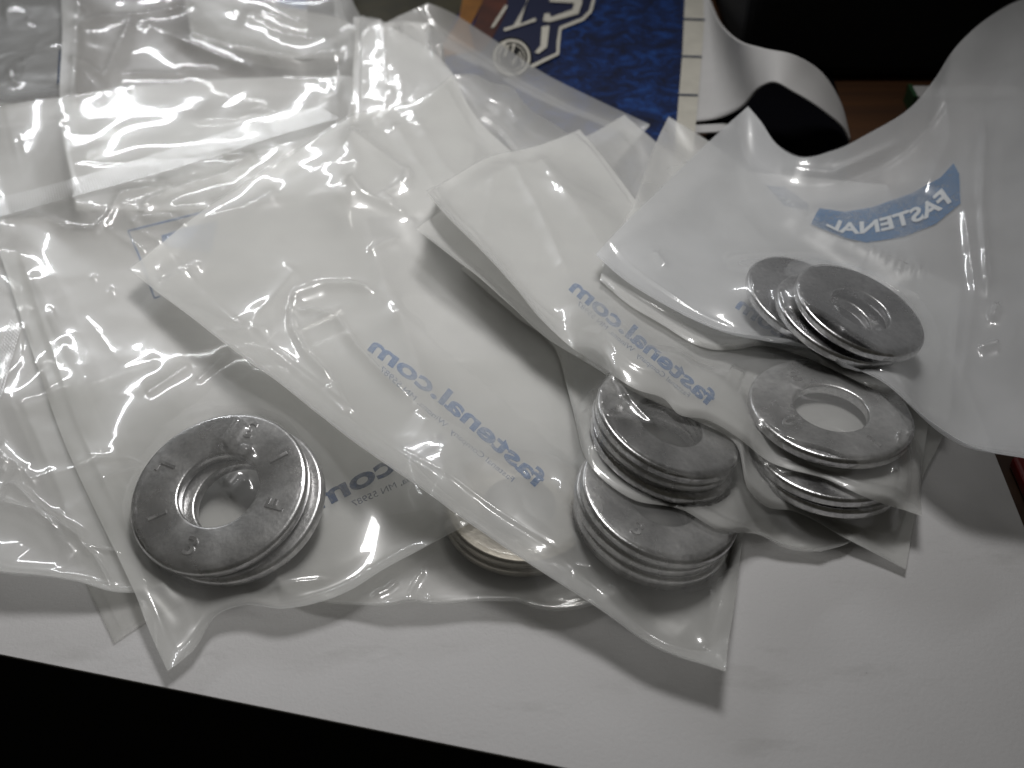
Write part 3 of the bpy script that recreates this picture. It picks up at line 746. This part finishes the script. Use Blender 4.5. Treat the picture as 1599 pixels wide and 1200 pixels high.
bag('N2', 'small bag corner folded next to the shiny square-ended corner', [(640, 80, 6), (650, 190, 5)], [(691, 69, 7), (697, 105, 6), (730, 190, 5)],
    [(640, 80, 6), (691, 69, 7)], [(650, 190, 5), (730, 190, 5)], hf=0.3, hb=0.4, seed=5, strokes=[([(665, 72), (680, 92)], 0.8, 5)])
bag('E2', 'bag with a dotted seal showing between the shiny bag and the blue card', [(560, 270, 3), (700, 380, 3), (850, 480, 3)],
    [(703, 119, 8), (740, 117, 9), (770, 130, 9), (800, 137, 9), (818, 162, 8), (882, 206, 7), (1000, 330, 4)], [(560, 270, 3), (640, 180, 6), (703, 119, 8)],
    [(850, 480, 3), (1000, 330, 4)], hf=0.2, hb=0.3, seed=6, wrinkle=1.2, strokes=[([(808, 140), (815, 163)], 1.3, 4), ([(818, 163), (850, 182), (880, 206)], 1.6, 5), ([(710, 125), (780, 200), (850, 260)], 1.2, 14)])
bag('M', 'smooth white bag panel at the top between the crumpled bag and the square-ended corner', [(552, 28, 7), (550, 120, 7), (546, 210, 6), (520, 340, 5)],
    [(712, 124, 7), (735, 180, 6), (730, 340, 5)], [(552, 28, 7), (566, 27, 7), (605, 42, 8), (645, 62, 8), (690, 96, 8), (712, 124, 7)], [(520, 340, 5), (730, 340, 5)], hf=0.36, hb=0.45, seed=7, wrinkle=0.35, creases=4, waves=0.2, sag=0.0)
bag('J2', 'crumpled bag with a triangular fold at the upper left', [(92, -60, 6), (97, 60, 7), (93, 140, 6), (118, 330, 5)],
    [(556, 44, 8), (553, 90, 8), (548, 190, 7), (540, 310, 5)], [(92, -60, 6), (250, -35, 7), (400, 4, 8), (440, 15, 9), (500, 22, 9), (540, 34, 9), (556, 44, 8)],
    [(118, 330, 5), (300, 330, 5), (540, 310, 5)], hf=0.17, hb=0.30, seed=8, wrinkle=1.2, creases=20, res=(300, 260), waves=0.8,
    strokes=[([(165, 131), (186, 82), (210, 36)], 1.8, 9), ([(210, 36), (270, 62), (340, 95), (420, 125)], 1.5, 16), ([(110, 46), (160, 32), (210, 33), (300, 14)], 1.6, 6),
             ([(104, 90), (140, 106), (166, 131)], 1.2, 5), ([(195, 117), (280, 121), (290, 114), (352, 117)], 1.0, 4), ([(370, 20), (440, 60), (548, 75)], 1.5, 18), ([(400, 16), (480, 44)], 1.0, 6)])
# ---- on the white sheet, left and front
bag('C1', 'flat bag corner on the white sheet below the crumpled left bag', [(20, 640, 0.3), (100, 830, 0.3), (140, 925, 0.3), (178, 1005, 0.4)],
    [(260, 560, 0.3), (420, 880, 0.3)], [(20, 640, 0.3), (260, 560, 0.3)], [(178, 1005, 0.4), (225, 974, 0.4), (420, 880, 0.3)], hf=0.10, hb=0.14, seed=9, wrinkle=0.25, creases=2, waves=0.1)
bag('B', 'crumpled bag at the left edge with glittering folds above the sheet', [(-230, 330, 4), (-240, 600, 6), (-240, 830, 8)], [(40, 400, 2), (150, 640, 2), (262, 912, 2)],
    [(-230, 330, 4), (40, 400, 2)], [(-240, 830, 8), (-60, 879, 8), (0, 893, 7.5), (60, 899, 7), (120, 908, 6), (178, 924, 3.5), (222, 924, 2.5), (262, 912, 2)],
    hf=0.20, hb=0.32, seed=10, wrinkle=1.4, creases=20, res=(300, 220), flange=0.06,
    strokes=[([(-10, 786), (40, 806), (80, 838), (125, 872)], 1.5, 24), ([(-10, 700), (40, 740), (60, 770)], 1.0, 16), ([(132, 858), (150, 875), (165, 900), (176, 923)], 1.3, 5), ([(0, 765), (30, 770), (50, 790), (75, 815), (105, 835), (140, 858)], 1.8, 10), ([(0, 720), (12, 728), (4, 742)], 0.9, 4),
             ([(140, 858), (190, 866)], 0.6, 3), ([(0, 795), (60, 812), (100, 845)], 1.2, 5), ([(20, 745), (35, 740)], 0.8, 4)])
bag('D', 'bag under the front edge of the shiny bag, coppery washer rim inside', [(360, 560, 0.5), (400, 800, 1), (440, 922, 2)], [(885, 560, 0.5), (930, 800, 2), (968, 928, 3)],
    [(360, 560, 0.5), (885, 560, 0.5)], [(440, 922, 2), (490, 938, 2.5), (550, 944, 3), (615, 942, 4), (632, 937, 5), (672, 942, 4), (780, 937, 4), (815, 938, 4.5), (838, 948, 4), (872, 954, 3.5), (912, 949, 3), (968, 928, 3)],
    hf=0.15, hb=0.22, seed=12, wrinkle=0.9, strokes=[([(637, 936), (650, 912), (663, 894)], 0.9, 3), ([(585, 934), (605, 926), (622, 910)], 0.8, 4), ([(671, 940), (671, 932)], 0.7, 3)])
bag('L1', 'large clear bag at the left holding the stamped dark washers', [(-62, 188, 4), (-30, 320, 3), (0, 398, 2), (30, 488, 2), (60, 578, 2), (100, 690, 2), (150, 800, 2), (190, 882, 3), (212, 930, 4), (235, 990, 3), (262, 1049, 3)],
    [(549, 119, 6), (570, 330, 5), (650, 560, 4), (752, 806, 6)], [(-62, 188, 4), (0, 168, 5), (92, 153, 6), (170, 140, 6), (250, 132, 6), (400, 122, 6), (549, 119, 6)],
    [(262, 1049, 3), (300, 1018, 3), (343, 958, 4), (385, 945, 5), (437, 951, 5), (497, 941, 5), (560, 915, 5), (576, 904, 5), (670, 851, 5), (732, 818, 6), (752, 806, 6)],
    hf=0.12, hb=0.27, seed=13, wrinkle=0.9, creases=12, res=(360, 250), flange=0.05,
    strokes=[([(378, 658), (362, 684), (346, 702)], 1.6, 10), ([(348, 766), (366, 736), (392, 700)], 1.5, 9), ([(358, 780), (388, 752)], 1.2, 8), ([(0, 346), (55, 340), (105, 362), (150, 364), (170, 346), (190, 306), (240, 300), (272, 298)], 1.3, 5), ([(168, 360), (200, 382), (232, 398)], 1.0, 4), ([(206, 345), (216, 364), (256, 384)], 1.0, 4),
             ([(216, 346), (232, 318), (300, 292), (360, 275), (392, 248)], 1.2, 6), ([(345, 246), (392, 246), (365, 262)], 1.0, 5), ([(218, 344), (260, 342), (296, 356)], 0.9, 4), ([(250, 282), (268, 300)], 1.0, 4),
             ([(138, 717), (200, 718), (226, 729)], 0.6, 3), ([(155, 760), (175, 746), (226, 734)], 0.6, 3), ([(412, 926), (455, 914), (510, 908)], 0.8, 4), ([(145, 437), (152, 442)], 0.8, 4), ([(172, 460), (182, 458)], 0.9, 5),
             ([(425, 545), (445, 530), (550, 480)], 0.8, 6), ([(305, 600), (330, 580), (362, 548)], 0.6, 5), ([(225, 620), (300, 570)], 0.5, 10)])
bag('E', 'long shiny bag across the middle with mirrored blue lettering', [(203, 420, 7), (240, 452, 7.5), (300, 497, 8.5), (355, 540, 10), (440, 602, 12.5), (545, 685, 14), (647, 756, 14), (732, 817, 12.5), (825, 880, 10), (940, 954, 8), (1017, 1007, 7), (1133, 1049, 7)],
    [(705, 119, 8), (745, 185, 8), (800, 240, 7), (900, 350, 6), (1000, 480, 6), (1110, 660, 6), (1172, 760, 5)],
    [(203, 420, 7), (255, 378, 7), (310, 335, 7), (380, 290, 7), (450, 245, 8), (530, 194, 8), (548, 183, 8), (600, 170, 8), (655, 156, 8), (705, 119, 8)],
    [(1133, 1049, 7), (1138, 1000, 6), (1147, 945, 4), (1156, 870, 4), (1172, 760, 5)],
    hf=0.18, hb=0.38, seed=14, wrinkle=1.1, creases=12, flange=0.115, flange1=0.03, mouth=0.6, res=(420, 290), stiff=22,
    strokes=[([(300, 345), (380, 330), (440, 300)], 1.3, 20), ([(545, 190), (560, 260), (545, 330)], 1.6, 22), ([(380, 520), (420, 480), (470, 420)], 1.0, 24), ([(640, 640), (760, 720), (880, 770)], 0.9, 16), ([(600, 470), (700, 560), (800, 640)], 0.8, 20), ([(455, 490), (466, 466), (505, 452), (550, 451), (590, 462)], 1.7, 7), ([(455, 490), (495, 492), (528, 504), (556, 545), (600, 592), (645, 628)], 1.7, 7), ([(455, 490), (459, 518), (478, 556), (520, 598)], 1.6, 7),
             ([(520, 598), (545, 650)], 0.8, 10), ([(540, 200), (553, 222), (590, 245), (632, 276), (636, 300)], 1.8, 12), ([(540, 282), (565, 310), (600, 325), (640, 345)], 1.5, 7), ([(636, 268), (640, 290), (600, 310), (620, 330)], 1.4, 7),
             ([(270, 386), (245, 430)], 1.2, 10), ([(240, 452), (275, 435), (320, 418)], 1.2, 8), ([(330, 520), (360, 522), (430, 520)], 1.0, 10), ([(645, 180), (690, 260), (760, 330)], 0.9, 12), ([(610, 190), (680, 300)], 0.9, 12), ([(575, 400), (600, 385), (625, 375)], 1.0, 6),
             ([(825, 752), (838, 758)], 1.0, 6), ([(895, 890), (925, 895)], 1.0, 8), ([(1105, 940), (1145, 941)], 0.7, 3)])
# ---- right-hand bags
bag('F', 'bag in the middle right with looped glints over its washer stack', [(720, 420, 1.6), (800, 490, 1.6), (868, 548, 3.2), (884, 600, 4.0), (898, 655, 4.8), (914, 715, 5.6), (957, 762, 6.4), (987, 780, 6.4), (1062, 796, 6.4), (1127, 830, 5.6), (1182, 834, 4.0), (1220, 850, 3.2), (1281, 862, 2.4)],
    [(890, 290, 2.4), (1000, 380, 3.2), (1200, 560, 3.2), (1400, 730, 1.6)], [(720, 420, 1.6), (890, 290, 2.4)], [(1281, 862, 2.4), (1322, 850, 2.0), (1400, 730, 1.6)], hf=0.16, hb=0.36, seed=15, wrinkle=1.0, creases=14, res=(320, 220),
    strokes=[([(884, 558), (902, 571), (930, 583), (960, 592), (972, 610), (981, 626), (1000, 648), (1020, 668), (1004, 668), (990, 661), (960, 660), (945, 656), (955, 645), (981, 626)], 1.2, 8),
             ([(902, 646), (918, 622), (935, 615), (946, 616), (938, 636), (922, 648), (905, 648)], 1.2, 7), ([(892, 650), (902, 646)], 0.7, 3), ([(945, 675), (965, 690)], 0.6, 3), ([(913, 700), (950, 694)], 0.6, 3)])
bag('I', 'bag under the grey flat washer, its square corner reaching furthest right', [(650, 358, 12), (700, 397, 12), (740, 427, 12), (800, 480, 11.5), (857, 531, 11), (900, 557, 11), (990, 612, 9), (1080, 655, 7), (1147, 692, 6), (1172, 770, 4.5), (1200, 793, 4), (1232, 797, 4), (1320, 841, 3), (1414, 890, 1.2)],
    [(975, 180, 6.0), (1025, 223, 5.4), (1150, 340, 3.6), (1300, 480, 2.4), (1488, 640, 2.4)], [(650, 358, 13.5), (690, 329, 5.4), (800, 262, 5.4), (925, 209, 6.0), (975, 180, 6.0)], [(1414, 890, 0.6), (1426, 820, 0.6), (1439, 752, 1.2), (1472, 682, 1.8), (1488, 640, 2.4)],
    hf=0.18, hb=0.36, seed=16, wrinkle=0.9, creases=10)
bag('G', 'bag with half-rubbed mirrored lettering and a grey flat washer', [(665, 300, 15), (690, 330, 15.5), (745, 385, 16), (800, 445, 15.5), (850, 505, 14), (885, 537, 12.5), (940, 575, 11), (997, 610, 10), (1040, 626, 9), (1057, 646, 9), (1105, 656, 9), (1150, 682, 9), (1199, 720, 8.5), (1300, 752, 8), (1349, 776, 8), (1439, 806, 6)],
    [(905, 203, 7.8), (950, 255, 7.2), (990, 310, 6.5), (1150, 440, 5.2), (1300, 530, 3.9), (1456, 620, 3.2)], [(665, 300, 15), (690, 287, 7.2), (778, 241, 7.8), (800, 237, 7.8), (840, 228, 7.8), (905, 203, 7.8)], [(1439, 806, 3.9), (1437, 770, 3.2), (1442, 715, 2.6), (1449, 665, 2.6), (1456, 620, 3.2)],
    hf=0.2, hb=0.42, seed=17, wrinkle=1.0, res=(340, 220), creases=10, flange=0.05,
    strokes=[([(778, 242), (770, 300), (745, 385)], 1.2, 22), ([(790, 244), (840, 330), (890, 440)], 1.0, 14), ([(830, 235), (900, 330), (960, 430)], 1.3, 18), ([(1137, 585), (1160, 595)], 1.6, 12), ([(1190, 677), (1196, 672)], 1.2, 5), ([(1200, 690), (1210, 684), (1225, 688)], 1.0, 4), ([(1399, 682), (1406, 684)], 1.4, 6), ([(1392, 742), (1402, 742)], 1.4, 7), ([(1350, 600), (1400, 650), (1440, 715)], 0.8, 6), ([(1430, 650), (1441, 715)], 0.8, 5)])
bag('H2', 'bag whose pale corner shows just beneath the logo bag', [(937, 438, 9.1), (977, 473, 8.4), (1033, 507, 7.7), (1090, 540, 7.7), (1121, 547, 8.4), (1149, 546, 8.4), (1187, 540, 8.4), (1250, 556, 7.7), (1330, 592, 7.0), (1480, 660, 6.3)],
    [(1044, 183, 8.4), (1095, 214, 7.7), (1250, 330, 7.0), (1500, 450, 7.0)], [(937, 438, 9.1), (942, 416, 9.1), (992, 312, 9.1), (1025, 222, 8.4), (1044, 183, 8.4)], [(1480, 660, 6.3), (1500, 450, 7.0)], hf=0.24, hb=0.42, seed=18, wrinkle=0.8, creases=8)
bag('H', 'large milky bag at the right with a mirrored blue logo banner', [(930, 398, 15), (967, 431, 15), (1037, 476, 15), (1121, 515, 15), (1247, 536, 16), (1303, 562, 16), (1378, 597, 16), (1453, 660, 16), (1513, 697, 16), (1599, 716, 16), (1720, 735, 16)],
    [(1168, 167, 14), (1186, 188, 14), (1215, 228, 12), (1250, 246, 12), (1300, 236, 14), (1360, 207, 17), (1420, 170, 20), (1458, 126, 24), (1488, 80, 27), (1530, 38, 30), (1572, 10, 31), (1660, -20, 32)],
    [(930, 398, 15), (975, 350, 15), (1040, 287, 14), (1100, 228, 14), (1168, 167, 14)], [(1720, 735, 16), (1710, 350, 26), (1660, -20, 32)], hf=0.2, hb=0.46, seed=19, wrinkle=0.6, creases=4, flange=0.09, res=(340, 210), tint=(0.87, 0.88, 0.90),
    strokes=[([(1020, 395), (1040, 420)], 1.0, 6), ([(1536, 180), (1530, 330), (1540, 480)], 1.6, 14), ([(1470, 130), (1480, 220), (1440, 310)], 1.4, 16), ([(1545, 505), (1556, 480)], 1.8, 7), ([(1525, 550), (1560, 540)], 1.6, 7), ([(1500, 300), (1520, 460), (1500, 600)], 1.0, 16),
             ([(1215, 260), (1300, 275), (1420, 220)], 1.0, 14), ([(1150, 250), (1250, 330), (1400, 330)], 0.7, 16), ([(1398, 430), (1405, 426)], 1.0, 5)])

# ------------------------------------------------------------------ prints and seals on the films
lettering('E', 'fastenal.com', [(838, 762), (770, 700), (690, 632), (574, 546)], 27, M_INK, 0.03, -1)
lettering('E', 'Fastenal Company  Winona, MN 55987', [(800, 754), (720, 690), (592, 578)], 9, M_INKS, 0.0, -1, name='address_line')
lettering('G', 'fastenal.com', [(1106, 634), (1040, 578), (970, 520), (888, 452)], 24, M_INK, 0.03, -1)
lettering('G', 'Fastenal Company  Winona, MN 55987', [(1075, 622), (980, 545), (900, 476)], 8, M_INKS, 0.0, -1, name='address_line')
lettering('L1', 'fastenal.com', [(850, 606), (720, 682), (600, 744), (497, 797)], 31, M_INKD, 0.03, -1)
lettering('L1', 'Fastenal Company  Winona, MN 55987', [(800, 660), (640, 752), (552, 792)], 10, M_INKD, 0.0, -1, name='address_line')
lettering('H', 'com', [(1222, 530), (1190, 510), (1148, 480)], 22, M_INK, 0.03, -1)
line_print('L1', [(200, 361), (320, 331)], 2.5, M_INK); line_print('L1', [(200, 361), (222, 412), (241, 466)], 2.5, M_INK); line_print('L1', [(241, 466), (250, 463)], 2.5, M_INK)
line_print('L1', [(320, 331), (420, 305)], 2.5, M_INK)
poly_print('L1', [(252, 368), (296, 354), (340, 345), (330, 395), (254, 384)], M_INK)
poly_print('K', [(424, -20), (470, -20), (484, 12), (470, 14), (436, 6)], M_INK)
line_print('J1', [(94, 78), (91, 132)], 3, M_INKD, side='front')
banner_top = [(1279, 325), (1319, 331), (1361, 324), (1424, 302), (1469, 277), (1489, 255)]
banner_bot = [(1500, 318), (1461, 350), (1411, 370), (1354, 379), (1319, 372), (1266, 350)]
M_BANNER = ink_mat('banner_ink', (0.06, 0.19, 0.40), 0.82)
poly_print('H', banner_top + [(1498, 272)] + banner_bot, M_BANNER, 'logo_banner', step=8, off=0.0006)
M_LOGO = principled('white_print', (0.72, 0.75, 0.78), 0.6)
lettering('H', 'FASTENAL', [(1487, 313), (1455, 336), (1410, 352), (1350, 364), (1315, 363), (1290, 352)], [25, 22, 20, 18, 16], M_LOGO, 0.03, -1, name='logo_lettering', off=0.0009)
poly_print('H', [(1196, 290), (1225, 292), (1262, 318), (1262, 330), (1225, 322)], ink_mat('faint_blue_ink', (0.06, 0.17, 0.38), 0.16), 'faint_print')
poly_print('N', [(566, 30), (585, 32), (590, 44), (572, 40)], M_INKD, 'printed_mark')
seal_strip('L1', [(-20, 345), (80, 318), (200, 285), (320, 250), (430, 215), (530, 186)], [(-20, 315), (80, 290), (200, 255), (320, 218), (420, 185), (500, 168)], 130, 8)
seal_strip('B', [(-2, 640), (14, 580), (34, 515)], [(-28, 610), (-6, 560), (16, 500)], 26, 6)
seal_strip('E2', [(748, 186), (775, 205), (800, 236)], [(756, 182), (784, 203), (812, 238)], 22, 3)
